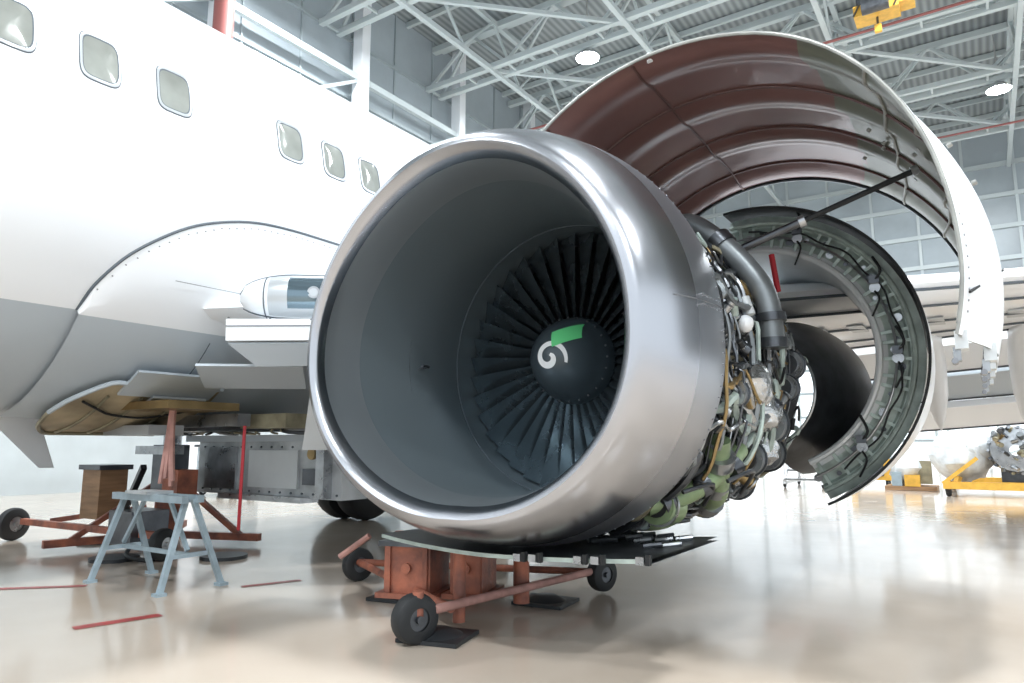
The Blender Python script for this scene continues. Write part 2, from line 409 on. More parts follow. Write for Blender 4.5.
# landing light housing
mb=MB()
LA=V((-2.36,.46,2.07)); LBp=V((-1.14,1.85,2.14)); out=V((.66,-.75,0)).normalized()
NS=40;NT=14; vs=[];kk=[];fs=[]
def lh(s_,t,ex=0):
    rr_=math.sqrt(max(0,1-(1-min(1,s_/.22))**2)); base=LA+(LBp-LA)*s_
    return base+out*((.22*math.cos(t)+ex)*rr_)+V((0,0,(.175+ex)*math.sin(t)*(.15+.85*rr_)))
for i in range(NS+1):
    for j in range(NT+1): vs.append(lh(i/NS,-1.5+3.0*j/NT))
for i in range(NS):
    for j in range(NT):
        fs.append((i*(NT+1)+j,i*(NT+1)+j+1,(i+1)*(NT+1)+j+1,(i+1)*(NT+1)+j)); s_=(i+.5)/NS
        kk.append('glass' if .20<s_<.56 and 3<j<11 else ('winframe' if .12<s_<.62 and 1<j<13 else 'white'))
mb.add(vs,fs,kk)
mb.tube([lh(i/NS,1.45,.004) for i in range(NS+1)],.006,'seam',n=5,sub=1); mb.tube([lh(.02+i/NS*.98,-1.2,.004) for i in range(NS+1)],.005,'seam',n=5,sub=1)
mb.tube([lh(.62,-1.4+2.8*i/12,.003) for i in range(13)],.005,'seam',n=5,sub=1); mb.tube([lh(.11,-1.4+2.8*i/12,.003) for i in range(13)],.005,'seam',n=5,sub=1)
for i in range(2):
    b_=lh(.30+.15*i,.05); mb.cyl(b_-out*.03,b_+out*.004,.045,'steel',n=20); mb.cyl(b_+out*.004,b_+out*.006,.03,'winframe',n=20)
mb.obj('landing_light',plane)
mb=MB()
def slab(p,e1,e2,th,k):
    p=V(p);e1=V(e1);e2=V(e2);n=e1.cross(e2).normalized()*th
    vs=[p,p+e1,p+e1+e2,p+e2]; vs=vs+[v+n for v in vs]
    mb.add(vs,[(0,3,2,1),(4,5,6,7),(0,1,5,4),(1,2,6,5),(2,3,7,6),(3,0,4,7)],k)
slab((-2.10,.19,1.70),(1.25,1.15,.05),(-.35,.45,.0),.15,'white')
slab((-2.10,.21,1.68),(1.25,1.15,.05),(.05,.20,-.14),.02,'grey')
mb.beam((-2.1,.185,1.80),(-.9,1.29,1.85),.004,.006,'seam')
slab((-2.15,1.0,1.62),(.45,.3,0),(-.16,.05,-.66),.03,'winframe')
slab((-2.70,.35,1.58),(.6,.5,.0),(-.25,.25,-.14),.02,'grey')
for i in range(6): mb.cyl((-2.08+.2*i,.19+.184*i,1.855),(-2.08+.2*i,.19+.184*i,1.86),.008,'seam',n=6)
mb.obj('krueger_flap',plane)
mb=MB()
def belly(ys,a0f,a1f,off,k):
    vs=[]
    for y in ys:
        for i in range(9):
            a0=a0f(y);a1=a1f(y)
            vs.append(onfus(y,a0+(a1-a0)*i/8,off))
    mb.add(vs,[(j*9+i,j*9+i+1,j*9+10+i,j*9+9+i) for j in range(len(ys)-1) for i in range(8)],k)
ys=[-.24,-.20,-.12,0,.1,.3,.6,.9]
f0=lambda y:-68+13*min(1,math.sqrt(max(0,(y+.24)/.25))); f1=lambda y:-68-18*min(1,math.sqrt(max(0,(y+.24)/.25)))
belly(ys,f0,f1,.12,'tan')
mb.tube([onfus(y,f0(y),.13) for y in ys],.018,'grey',n=6,sub=2); mb.tube([onfus(y,f1(y),.13) for y in ys],.018,'khaki',n=6,sub=2)
for y in (.05,.3,.6): mb.tube([onfus(y,a,.13) for a in range(-84,-58,6)],.012,'khaki',n=6,sub=1)
mb.tube([onfus(y,-64-5*math.sin(y*4),.14) for y in (-.1,.05,.2,.5,.8)],.010,'black',n=6,sub=3)
slab(onfus(.1,-50,.17),(.0,.75,0),(-.28,0,-.16),.02,'grey')
slab(onfus(.35,-58,.17),(.0,.45,0),(-.20,0,-.08),.02,'winframe')
mb.box((-3.2,.55,1.30),(.7,.6,.06),'brass'); mb.box((-3.5,.9,1.20),(1.3,.12,.1),'steel'); mb.box((-3.9,.6,1.12),(.9,.3,.08),'winframe')
mb.obj('belly_bay',plane)
mb=MB()
mb.add([(-4.75,-.25,1.27),(-4.75,.17,1.27),(-4.7,.32,.80),(-4.7,.20,.80),(-4.80,-.03,1.27),(-4.70,-.03,1.27)],[(0,4,3),(4,1,2,3),(0,3,5),(5,3,2,1)],'white')
mb.obj('blade_antenna',plane)
mb=MB()
mb.box((-3.5,1.75,.78),(2.1,.30,.50),'mottle'); mb.box((-3.5,1.7,1.06),(2.2,.45,.06),'grey'); mb.box((-4.0,1.3,1.16),(1.5,.7,.08),'darkmetal')
for i in range(14): mb.cyl((-4.45+.15*i,1.60,.57),(-4.45+.15*i,1.59,.57),.010,'seam',n=8); mb.cyl((-4.45+.15*i,1.60,.98),(-4.45+.15*i,1.59,.98),.010,'seam',n=8)
mb.box((-2.62,1.7,.80),(.10,.4,.52),'steel'); mb.cyl((-2.82,1.61,.92),(-2.82,1.57,.92),.05,'brass',n=16); mb.box((-3.45,1.6,.52),(1.2,.2,.05),'steel')
mb.box((-3.35,1.59,.78),(.7,.03,.34),'ductin'); mb.box((-4.15,1.59,.78),(.5,.03,.40),'steel'); mb.box((-2.8,1.58,.72),(.22,.04,.14),'darkmetal')
mb.box((-3.3,1.4,1.20),(1.3,.5,.12),'khaki')
for i in range(16):
    x=random.uniform(-4.6,-2.6); mb.tube([(x,1.4,1.22),(x+random.uniform(-.1,.1),1.35,1.12),(x+random.uniform(-.3,.3),1.45,1.1)],random.uniform(.008,.018),random.choice(['darkmetal','steel','khaki']),n=6)
mb.obj('wheel_well_structure',plane)
mb=MB()
for x in (-5.3,-4.9): wheel(mb,(x,4.3,.5),(1,0,0),.5,.3)
mb.cyl((-5.6,4.3,.5),(-4.6,4.3,.5),.08,'steel'); mb.cyl((-5.1,4.3,.5),(-5.1,4.3,1.6),.11,'steel'); mb.cyl((-5.1,4.3,.9),(-4.3,4.3,1.5),.05,'steel')
for x in (-3.4,-3.0): wheel(mb,(x,4.3,.5),(1,0,0),.5,.3)
mb.cyl((-3.6,4.3,.5),(-2.8,4.3,.5),.08,'steel'); mb.cyl((-3.2,4.3,.5),(-3.2,4.3,1.6),.11,'steel')
mb.obj('main_landing_gear',plane)
mb=MB(); mb.tube([(-2.78,.86,1.15),(-2.77,.85,.8),(-2.79,.86,.34)],.016,'redflag',n=4); mb.obj('warning_streamer',plane)
mb=MB()
for i in range(7):
    o_=random.uniform(-.03,.03); mb.tube([(-3.20+o_*.3,.50+o_*.2,1.34),(-3.22+o_,.50,1.1),(-3.23+o_*1.2,.5+o_,.80-.02*i)],.018,'pinkflag',n=5)
mb.obj('ribbon_streamer',plane)

# ------------------------------------------------------------------ jet engine
eng=empty('jet_engine')
def sstep(t): t=max(0,min(1,t)); return t*t*(3-2*t)
def nac(inner):
    def fn(r,t,a):
        w=1.0-(sstep((t-.15)/.9) if inner else 0)
        ca,sa=math.cos(a),math.sin(a)
        L=max(0,-ca)
        sx=1+(.06+.062*L*L)*w; sz=1+((.085*sa) if sa>0 else .028*sa)*w
        k=1
        if inner: k=1+.05*w*L*L
        e=1+.025*w*max(0,-sa)*abs(ca)*2
        return ca*r*sx*e*k, sa*r*sz*e
    return fn
mb=MB()
outer=[(1.078,.66),(1.082,.60),(1.080,.52),(1.072,.44),(1.060,.36)]
lipo=[(1.060,.36),(1.035,.24),(1.005,.15),(.975,.08),(.95,.035),(.925,.008),(.90,0),(.878,.012),(.86,.04),(.843,.09),(.828,.16),(.818,.25),(.812,.32)]
mb.lathe((0,0,ZC),outer,'cowl',n=128,fn=nac(False))
mb.lathe((0,0,ZC),lipo[:7],'lip',n=128,fn=nac(False))
def inn(r,t,a):
    k=sstep(t/.12); x0,z0=nac(False)(r,t,a); x1,z1=nac(True)(r,t,a); return x0+(x1-x0)*k, z0+(z1-z0)*k
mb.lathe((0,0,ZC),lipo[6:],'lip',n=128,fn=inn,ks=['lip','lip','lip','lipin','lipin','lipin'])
mb.lathe((0,0,ZC),[(.812,.32),(.808,.42),(.808,.5),(.808,.65),(.81,.8),(.82,.95),(.84,1.1),(.85,1.2),(.85,1.7)],'barrel',n=128,fn=nac(True))
mb.lathe((0,0,ZC),[(1.078,.66),(1.05,.665),(.92,.66)],'frame',n=96,fn=nac(False))
mb.obj('inlet_cowl',eng,angle=50)
mb=MB()
f=nac(False)
def npt(r,t,deg):
    x,z=f(r,t,math.radians(deg)); return V((x,t,ZC+z))
for i in range(130):
    d=i*360/130; p=npt(1.0802,.62,d); q=npt(1.085,.62,d); mb.cyl(p,q,.0045,'rivet',n=6)
mb.tube([npt(r_+.001,t,6) for r_,t in outer+[(1.035,.24),(1.02,.19)]],.003,'rivet',n=5,sub=1)
for i in range(7):
    t=.38+.04*i
    for dd in (4.8,7.2): mb.cyl(npt(1.06,t,dd),npt(1.085,t,dd),.003,'rivet',n=6)
mb.tube([(-.80,.7,ZC-.05),(-.72,.69,ZC-.05),(-.71,.62,ZC-.05)],.010,'darkmetal',n=6)
mb.tube([(.846*math.cos(math.radians(i*6)),1.13,ZC+.846*math.sin(math.radians(i*6))) for i in range(61)],.006,'seam',n=5,sub=1)
mb.obj('inlet_fasteners',eng)
mb=MB()
NB=38
for bI in range(NB):
    th=2*math.pi*bI/NB
    vs=[];ns=9;nc=5
    for side in (0,1):
        for i in range(ns):
            t=i/(ns-1); r=.25+(.843-.25)*t; stag=math.radians(28+36*t); ch=.14+.03*t
            for j in range(nc):
                u=j/(nc-1)-.5
                ax=u*ch*math.cos(stag); tg=u*ch*math.sin(stag)
                camb=.018*(1-4*u*u); ax+=camb*math.sin(stag); tg+=camb*math.cos(stag)
                thk=(.006*(1-t*.6))*(1-4*u*u)*(1 if side else -1)
                tg+=thk*math.cos(stag); ax-=thk*math.sin(stag)
                a=th+tg/r
                vs.append((r*math.cos(a),1.32+ax,ZC+r*math.sin(a)))
    fs=[]
    for side in (0,1):
        o_=side*ns*nc
        for i in range(ns-1):
            for j in range(nc-1):
                q=(o_+i*nc+j,o_+i*nc+j+1,o_+(i+1)*nc+j+1,o_+(i+1)*nc+j); fs.append(q if side else q[::-1])
    mb.add(vs,fs,'blade')
mb.obj('fan_blades',eng)
mb=MB()
mb.lathe((0,0,ZC),[(.001,1.56),(.85,1.56)],'black',n=64)  # flat black disc, the shade behind the fan put into its colour
mb.lathe((0,0,ZC),[(.26,1.27),(.29,1.45),(.31,1.56)],'spin',n=64)
for i in range(60):
    a=2*math.pi*i/60
    mb.beam((.32*math.cos(a),1.52,ZC+.32*math.sin(a)),(.84*math.cos(a),1.52,ZC+.84*math.sin(a)),.05,.006,'darkmetal')
mb.obj('fan_stator',eng)
mb=MB()
sp=[(.0005,.93),(.03,.933),(.07,.946),(.12,.975),(.165,1.015),(.205,1.065),(.235,1.12),(.252,1.17),(.256,1.175),(.272,1.23),(.280,1.27),(.26,1.29)]
mb.lathe((0,0,ZC),sp,'spin',n=72)
def spy(r):
    for i in range(len(sp)-1):
        if sp[i][0]<=r<=sp[i+1][0]:
            t=(r-sp[i][0])/(sp[i+1][0]-sp[i][0]); return sp[i][1]+(sp[i+1][1]-sp[i][1])*t
    return 1.23
def onsp(x,z,off=.004):
    r=math.hypot(x,z); return (x,spy(r)-off,ZC+z)
for i in range(24):
    a=2*math.pi*i/24; r=.262; mb.cyl((r*math.cos(a),1.192,ZC+r*math.sin(a)),(r*1.03*math.cos(a),1.186,ZC+r*1.03*math.sin(a)),.006,'rivet',n=6)
# white spiral : tapered comma stroke winding in to the centre
vs=[];N=70
for i in range(N):
    t=i/(N-1); a=math.radians(60-440*(1-t)); r=.018+.085*(1-t); w=.005+.019*math.sin(math.pi*min(1,(1-t)*1.15+.0))**.7 if (1-t)<.85 else .005+.03*(1-t-.85+.15)*.5
    w=.004+.020*math.sin(math.pi*(.12+.80*(1-t)))
    for s_ in (-1,1):
        rr_=max(.003,r+s_*w*.85); vs.append(onsp(rr_*math.cos(a)+.008,rr_*math.sin(a)-.012,.005))
mb.add(vs,[(2*i,2*i+1,2*i+3,2*i+2) for i in range(N-1)],'spiral')
vs=[];
for i in range(9):
    for j in range(5):
        u=-.078+.156*i/8; w=-.052+.104*j/4
        x=.085+u*.90-w*.30; z=.125+u*.38+w*.95
        vs.append(onsp(x,z,.010))
mb.add(vs,[(i*5+j,i*5+j+1,(i+1)*5+j+1,(i+1)*5+j) for i in range(8) for j in range(4)],'tape')
mb.obj('spinner',eng)
mb=MB()
mb.lathe((0,0,ZC),[(.86,.67),(.98,.67),(.98,.71),(.90,.71),(.89,1.05),(.96,1.05),(.96,1.09),(.90,1.1),(.885,1.45),(.94,1.45),(.94,1.49),(.885,1.5),(.88,1.85),(.95,1.85),(.95,1.92),(.86,1.92),(.82,2.1)],'darkmetal',n=72,ks=['darkmetal','steel','darkmetal','khaki','steel','steel','darkmetal','darkmetal','steel','steel','darkmetal','darkmetal','steel','steel','darkmetal','darkmetal'])
mb.lathe((0,0,ZC),[(.82,2.1),(.7,2.3),(.52,2.5),(.45,2.8),(.45,3.4),(.55,3.5),(.55,3.6),(.48,3.7),(.44,4.4),(.36,5.0)],'steel',n=56)
for t in (2.8,3.1,3.4): mb.lathe((0,t,ZC),[(.45,0),(.5,0),(.5,.03),(.45,.03)],'darkmetal',n=48)
mb.lathe((0,0,ZC),[(.36,5.0),(.30,5.2),(.1,5.7),(.01,5.9)],'darkmetal',n=40)
mb.obj('engine_core',eng)
mb=MB()
def bulge(deg,y):
    return .13*math.exp(-((deg+38)/26)**2)*math.exp(-((y-1.6)/.75)**2)
def ep(r,deg,y):
    a=math.radians(deg); r=r+bulge(deg,y); return V((r*math.cos(a),y,ZC+r*math.sin(a)))
mats=['steel','darkmetal','darkmetal','pipe','khaki','darkmetal','steel','frame','black','pipe','brass']
def rl(y): return 1.0 if y<2.0 else 1.0-(y-2.0)*.04
for i in range(320):
    y=random.uniform(.74,3.1); a0=random.uniform(-125,60); a1=a0+random.uniform(8,45); r=random.uniform(.93,1.06)*rl(y)
    r0=random.choice([.005,.007,.010,.014,.02]); dy=random.uniform(-.14,.14)
    P=[ep(r-.06,a0,y)]+[ep(r+random.uniform(-.012,.018),a0+(a1-a0)*j/5,y+dy*j/5) for j in range(6)]+[ep(r-.06,a1,y+dy)]
    mb.tube(P,r0,random.choice(mats),n=6,sub=3)
for i in range(260):
    a=random.uniform(-120,75); y0=random.uniform(.74,2.5); L=random.uniform(.2,.7); r=random.uniform(.92,1.07)
    P=[ep(r-.05,a,y0)]+[ep((r+random.uniform(-.02,.02))*rl(y0+L*j/4),a+random.uniform(-5,5)*(j>0),y0+L*j/4) for j in range(5)]
    mb.tube(P,random.choice([.006,.009,.013,.02,.026]),random.choice(mats),n=6,sub=3)
for i in range(300):
    a=random.uniform(-115,70); y=random.uniform(.8,3.0); r=random.uniform(.9,1.04)*rl(y)
    c=ep(r,a,y); d=V((random.uniform(-1,1),random.uniform(-1,1),random.uniform(-1,1))).normalized(); L=random.uniform(.025,.08)
    if random.random()<.7: 
        q=random.uniform(.015,.042); mb.cyl(c-d*L,c+d*L,q,random.choice(mats),n=14); mb.cyl(c+d*L*.7,c+d*L*.85,q*1.25,'steel',n=14); mb.cyl(c-d*L*.8,c-d*L*.65,q*1.2,'darkmetal',n=14)
    else: mb.box(c,(random.uniform(.04,.08),random.uniform(.05,.11),random.uniform(.04,.10)),random.choice(mats),rot=Matrix.Rotation(-math.radians(a+random.uniform(-20,20)),3,'Y'))
for (a,y,sx,sy,sz,k) in ((-25,1.6,.14,.4,.28,'steel'),(-48,1.75,.16,.5,.28,'darkmetal'),(-66,1.6,.2,.5,.22,'steel'),(5,2.35,.16,.4,.32,'pipe'),(-20,2.5,.2,.4,.3,'darkmetal')):
    mb.box(ep(.92,a,y),(sx,sy,sz),k,rot=Matrix.Rotation(-math.radians(a),3,'Y'))
for (a,y,L,q,k) in ((-14,1.25,.10,.08,'steel'),(-33,1.75,.12,.10,'pipe'),(-62,1.15,.15,.075,'steel'),(-2,1.9,.1,.075,'steel'),(12,1.7,.09,.06,'pipe'),(-22,2.1,.14,.12,'pipe'),(-45,2.1,.14,.11,'steel'),(-8,2.55,.14,.09,'steel'),(5,1.1,.08,.06,'steel'),(-55,1.9,.14,.10,'khaki'),(-35,2.6,.14,.12,'pipe'),(2,2.7,.12,.10,'steel')):
    c=ep(1.0,a,y); mb.cyl(c,c+V((0,-L,0)),q,k,n=22); mb.cyl(c+V((0,-L,0)),c+V((0,-L-.03,0)),q*.7,'darkmetal',n=22); mb.cyl(c+V((0,-L*.4,0)),c+V((0,-L*.5,0)),q*1.12,'darkmetal',n=22)
    for j in range(6):
        g=j*math.pi/3; e_=c+V((q*.9*math.cos(g),-L-.006,q*.9*math.sin(g))); mb.cyl(e_,e_+V((0,-.012,0)),.008,'rivet',n=6)
mb.tube([(.42,1.90,2.44),(.60,1.78,2.46),(.83,1.72,2.27),(1.01,1.69,2.05),(1.10,1.68,1.86),(1.12,1.68,1.60)],.070,'pipe',n=18,sub=6)
for p_,q_ in (((.80,1.73,2.31),(.85,1.72,2.245)),((1.118,1.68,1.78),(1.12,1.68,1.73)),((1.12,1.68,1.63),(1.12,1.68,1.57))): mb.cyl(p_,q_,.086,'darkmetal',n=22)
mb.tube([(.30,1.95,2.52),(.62,2.0,2.44),(.84,2.05,2.16),(1.0,2.1,1.9)],.045,'black',n=14,sub=6)
mb.tube([ep(1.00,-28,1.10),ep(1.03,-36,1.18),ep(1.05,-44,1.36),ep(1.0,-54,1.65)],.068,'green',n=18,sub=6)
mb.tube([ep(1.02,-53,.86),ep(1.05,-46,.98),ep(1.05,-38,1.15),ep(1.0,-30,1.42)],.055,'green',n=18,sub=6)
mb.cyl(ep(1.04,-51,1.05),ep(1.04,-51,.88),.10,'green',n=26); mb.cyl(ep(1.04,-51,.877),ep(1.04,-51,.87),.065,'black',n=22); mb.cyl(ep(1.04,-51,.93),ep(1.04,-51,.91),.112,'steel',n=26)
for (a_,y_) in ((-33,1.14),(-41,1.28),(-49,1.50)): mb.cyl(ep(1.035,a_+1.5,y_-.02),ep(1.035,a_-1.5,y_+.02),.082,'steel',n=22)
for (a_,y_) in ((-49,.92),(-41,1.09),(-34,1.29)): mb.cyl(ep(1.05,a_-1.2,y_-.02),ep(1.05,a_+1.2,y_+.02),.067,'darkmetal',n=22)
mb.tube([ep(.98,-75,.9),ep(1.02,-68,1.1),ep(1.05,-62,1.4),ep(.98,-56,1.8)],.045,'green',n=14,sub=5)
for (a_,r1_,r2_,y_) in ((-42,1.10,1.08,1.02),(-56,1.10,1.06,1.2),(-36,1.14,1.1,1.3)):
    mb.tube([ep(r1_,a_,y_-.2),ep(r1_+.02,a_+4,y_),ep(r2_,a_-5,y_+.25)],.012,'darkmetal',n=8,sub=4)
mb.blob(ep(1.03,-10,1.5),(.09,.16,.13),'foil',jit=.16); mb.blob(ep(1.0,-18,1.85),(.10,.16,.12),'foil',jit=.16); mb.blob(ep(.98,8,2.2),(.09,.14,.12),'foil',jit=.16); mb.blob(ep(1.02,-30,2.0),(.08,.14,.10),'foil',jit=.16)
mb.blob(ep(1.06,8,1.35),(.045,.05,.05),'white',jit=.05); mb.cyl(ep(1.06,12,1.5),ep(1.06,18,1.5),.035,'ductin',n=14)
mb.tube([(1.02,2.2,2.28),(1.05,2.2,2.02)],.02,'redflag',n=6,sub=1)
mb.obj('engine_plumbing',eng)
mb=MB()
prof=[(.8,2.60,2.66),(1.4,2.50,2.80),(2.8,2.4,2.92),(4.0,2.1,2.85),(6.0,2.0,2.6)]
vs=[]
for y,zl_,zh in prof: vs+=[(-.14,y,zl_),(.14,y,zl_),(.12,y,zh),(-.12,y,zh)]
fs=[(j*4+i,j*4+(i+1)%4,(j+1)*4+(i+1)%4,(j+1)*4+i) for j in range(4) for i in range(4)]+[(0,3,2,1),(16,17,18,19)]
mb.add(vs,fs,'grey'); mb.obj('pylon',eng)
def Rf(y,a):
    t=(y-.9)/2.3
    bulge=-.15*max(0,1-(y-.9)/.6)**1.5*sstep((72-a)/70)-.06*max(0,(t-.7)/.3)**2
    bead=-.030*max(0,math.sin(t*math.pi*7))**1.5 if 0.02<t<.98 else 0
    return 1.41+bulge+bead
mb=MB()
YY=[.9+2.3*i/63 for i in range(64)]
def kf(y,a):
    lim=60+3*math.sin(y*2.1)
    return 'brown' if a>lim else ('olive' if a>16 else 'ductin')
mb.shell(.84,1.8,YY,Rf,127.5,-15,.014,'brown','white',na=96,kfn=kf)
def cp(r,deg,y): a=math.radians(deg); return V((.84+r*math.cos(a),y,1.8+r*math.sin(a)))
for k_ in range(1,7):   # circumferential stiffeners in the valleys between the beads
    y=.9+2.3*(2*k_/7); 
    if y<3.15: mb.tube([cp(Rf(y,a)-.004,a,y) for a in range(126,14,-3)],.010,'brownrib',n=6,sub=1)
for a in (126,100,46,30,16,-14):
    mb.tube([cp(Rf(y,a)-.004,a,y) for y in [.93+.1*i for i in range(23)]],.009,'rib' if a<50 else 'brownrib',n=6,sub=1)
mb.tube([cp(Rf(.9,a)+.004,a,.905) for a in range(127,-16,-4)],.009,'rib',n=6,sub=1)
mb.tube([cp(Rf(3.17,a)-.01,a,3.17) for a in range(127,-16,-4)],.014,'darkmetal',n=6,sub=1)
for y in (1.05,1.35,1.8,2.3,2.9):
    c=cp(Rf(y,-15)+.0,-15.5,y); mb.box(c,(.05,.12,.08),'ductin'); mb.box(c+V((-.02,0,-.06)),(.03,.07,.06),'steel'); mb.cyl(c+V((-.03,-.04,-.09)),c+V((-.03,.04,-.09)),.014,'rivet',n=8)
mb.beam(cp(Rf(1.0,-6)+.018,-6,1.0),cp(Rf(1.5,2)+.018,2,1.5),.010,.010,'black')
for i in range(24):
    a=random.uniform(0,60); y=random.uniform(1.0,3.0); mb.cyl(cp(1.38,a,y),cp(1.40,a,y),.012,'rib',n=10)
for i in range(60):
    a=120-i*2.2; mb.cyl(cp(Rf(1.0,a)+.012,a,1.0),cp(Rf(1.0,a)+.019,a,1.0),.006,'rivet',n=6)
mb.cyl(cp(1.40,96,.95),cp(1.45,96,.95),.018,'white',n=8)
mb.obj('fan_cowl_door',eng)
mb=MB()
def rod(p,q):
    p=V(p);q=V(q);d=q-p; mb.cyl(p,q,.018,'black',n=12); mb.cyl(p,p+d*.45,.026,'darkmetal',n=14); mb.cyl(p+d*.44,p+d*.47,.038,'steel',n=14); mb.cyl(q-d*.03,q,.03,'steel',n=12)
rod((.74,1.85,2.2),cp(1.36,37,2.0))
mb.obj('hold_open_rod',eng)
mb=MB()
cx,cz=.6,1.70
Yd=[3.3,3.5,4.0,4.5,5.0]
mb.shell(cx,cz,[3.14]+Yd,lambda y,a:1.24-.04*max(0,y-3.3)**1.5,98,-66,.02,'black','white',na=56,kedge='black')
mb.shell(cx,cz,Yd,lambda y,a:.90-.03*(y-3.3),96,-60,.02,'ductin','frame',na=48,kedge='ductin')
mb.lathe((cx,3.32,cz),[(.90,0),(.93,-.03),(.97,0),(1.10,.03),(1.12,-.02),(1.22,0)],'frame',n=56,a0=98,a1=-66,ks=['ductin','ductin','frame','frame','frame'])
for r,w,k in ((1.15,.018,'frame'),(.915,.026,'ductin'),(1.03,.010,'steel')):
    mb.tube([(cx+r*math.cos(math.radians(a)),3.27,cz+r*math.sin(math.radians(a))) for a in range(98,-67,-4)],w,k,n=8,sub=1)
for i,a in enumerate([94-6.5*q+1.2*math.sin(q*2.3) for q in range(25)]):
    ar=math.radians(a);p=V((cx+.94*math.cos(ar),3.30,cz+.94*math.sin(ar)));q=V((cx+1.14*math.cos(ar),3.30,cz+1.14*math.sin(ar)))
    mb.beam(p,q,.010,.025,'frame')
    ar2=ar-.055; rr_=1.04+.04*math.sin(i*1.7); c2=V((cx+rr_*math.cos(ar2),3.335,cz+rr_*math.sin(ar2))); mb.cyl(c2,c2+V((0,-.012,0)),.018+.014*(i%3==0),'darkmetal' if i%2 else 'steel',n=14)
    if i in (4,10,15,21):
        c=(p+q)/2; mb.cyl(c+V((0,-.05,0)),c,.04,'steel',n=14); mb.box(c+V((.0,-.05,.06)),(.07,.05,.06),'darkmetal'); mb.tube([c+V((0,-.06,.05)),c+V((.05,-.09,.12)),c+V((.0,-.05,.24))],.010,'black',n=6); mb.tube([c+V((0,-.06,-.03)),c+V((.03,-.09,-.10)),c+V((-.03,-.05,-.22))],.008,'black',n=6)
mb.tube([(cx+(1.07+.015*math.sin(a*.3))*math.cos(math.radians(a)),3.26,cz+(1.07+.015*math.sin(a*.3))*math.sin(math.radians(a))) for a in range(90,-60,-5)],.008,'black',n=6,sub=2)
mb.obj('thrust_reverser_half',eng)
mb=MB()
mb.shell(.55,1.45,[3.4,3.5,3.7,4.0,4.4,4.7],lambda y,a:.46+.26*math.sin(min(1,(y-3.4)/1.2)*math.pi/2),88,-80,.02,'darkmetal','darkmetal',na=44,kedge='steel')
mb.tube([(.55+.47*math.cos(math.radians(a)),3.4,1.45+.47*math.sin(math.radians(a))) for a in range(86,-80,-6)],.012,'steel',n=6,sub=1)
mb.obj('core_cowl_half',eng)
mb=MB()
vs=[];nx=28;ny=10
zz=lambda x:.470+.03*x*x
for L in (0,-.02):
    for j in range(ny):
        for i in range(nx+1):
            x=-.82+1.66*i/nx; y=.27+.95*j/(ny-1)+.20*abs(x)**1.5; vs.append((x,y,zz(x)+L))
W=nx+1
fs=[];kk=[]
for j in range(ny-1):
    for i in range(nx):
        fs.append((j*W+i,j*W+i+1,(j+1)*W+i+1,(j+1)*W+i));kk.append('darkmetal')
        fs.append((ny*W+j*W+i,ny*W+(j+1)*W+i,ny*W+(j+1)*W+i+1,ny*W+j*W+i+1));kk.append('darkmetal')
for i in range(nx): fs.append((i,ny*W+i,ny*W+i+1,i+1));kk.append('frame')
mb.add(vs,fs,kk)
for x in (.22,.30,.52,.60,.80): mb.box((x,.255+.20*abs(x)**1.5,zz(x)-.005),(.04,.03,.035),'steel'); mb.box((x+.035,.255+.20*abs(x)**1.5,zz(x)),(.02,.025,.045),'black')
for i in range(16):
    x=random.uniform(.3,.72); y=random.uniform(.75,1.2); mb.cyl((x,y,.49),(x+.08,y+.05,.50),.015,random.choice(['steel','darkmetal']),n=8)
mb.obj('lower_cowl_pan',eng)

# ------------------------------------------------------------------ engine dolly
mb=MB()
wheel(mb,(-.36,.20,.125),(.95,-.3,0),.125,.10,kh='darkmetal'); wheel(mb,(-.13,1.85,.125),(.95,-.3,0),.115,.10,kh='darkmetal'); wheel(mb,(-1.83,1.22,.12),(.95,-.3,0),.12,.09,kh='darkmetal')
mb.cyl((-.30,.28,.16),(-.16,1.80,.15),.024,'pinkflag',n=14)
mb.cyl((-.30,.42,.14),(-1.80,1.2,.14),.024,'rust',n=14); mb.cyl((-1.80,1.2,.14),(-.2,1.8,.14),.024,'rust',n=14)
for (x,y,sx,sy) in ((-.86,.78,.30,.30),(-.55,.95,.20,.28)):
    r=Matrix.Rotation(.3,3,'Z'); mb.box((x,y,.25),(sx,sy,.29),'rust',rot=r); mb.box((x,y,.41),(sx+.06,sy+.06,.03),'darkmetal',rot=r); mb.box((x,y,.11),(sx+.08,sy+.08,.03),'rust',rot=r)
    for dx in (-.4,.4): mb.box(V((x,y,.25))+r@V((sx*dx,-sy*.52,0)),(.03,.02,.29),'rust',rot=r)
    mb.cyl(V((x,y,.27))+r@V((0,-sy*.52,0)),V((x,y,.27))+r@V((0,-sy*.58,0)),.03,'rust',n=14)
mb.cyl((-.3,1.1,.05),(-.3,1.1,.43),.05,'rust',n=16); mb.cyl((-.35,.55,.04),(-.35,.55,.43),.035,'rust',n=16)
mb.cyl((-1.15,.95,.04),(-1.15,.95,.43),.05,'rust',n=16); mb.beam((-1.2,.95,.36),(-.3,1.1,.36),.06,.06,'rust')
for (x,y,a) in ((-.33,.35,.25),(-.29,1.37,.1),(-1.15,.95,.2)):
    r=Matrix.Rotation(a,3,'Z'); mb.box((x,y,.012),(.34,.30,.02),'plate',rot=r); mb.cyl((x,y,.022),(x,y,.05),.13,'plate',r2=.07,n=24)
mb.cyl((-1.22,.72,.42),(-1.42,.66,.28),.02,'pinkflag',n=8); mb.cyl((-.34,.20,.26),(-.34,.20,.12),.03,'rust',n=10)
mb.obj('engine_dolly')

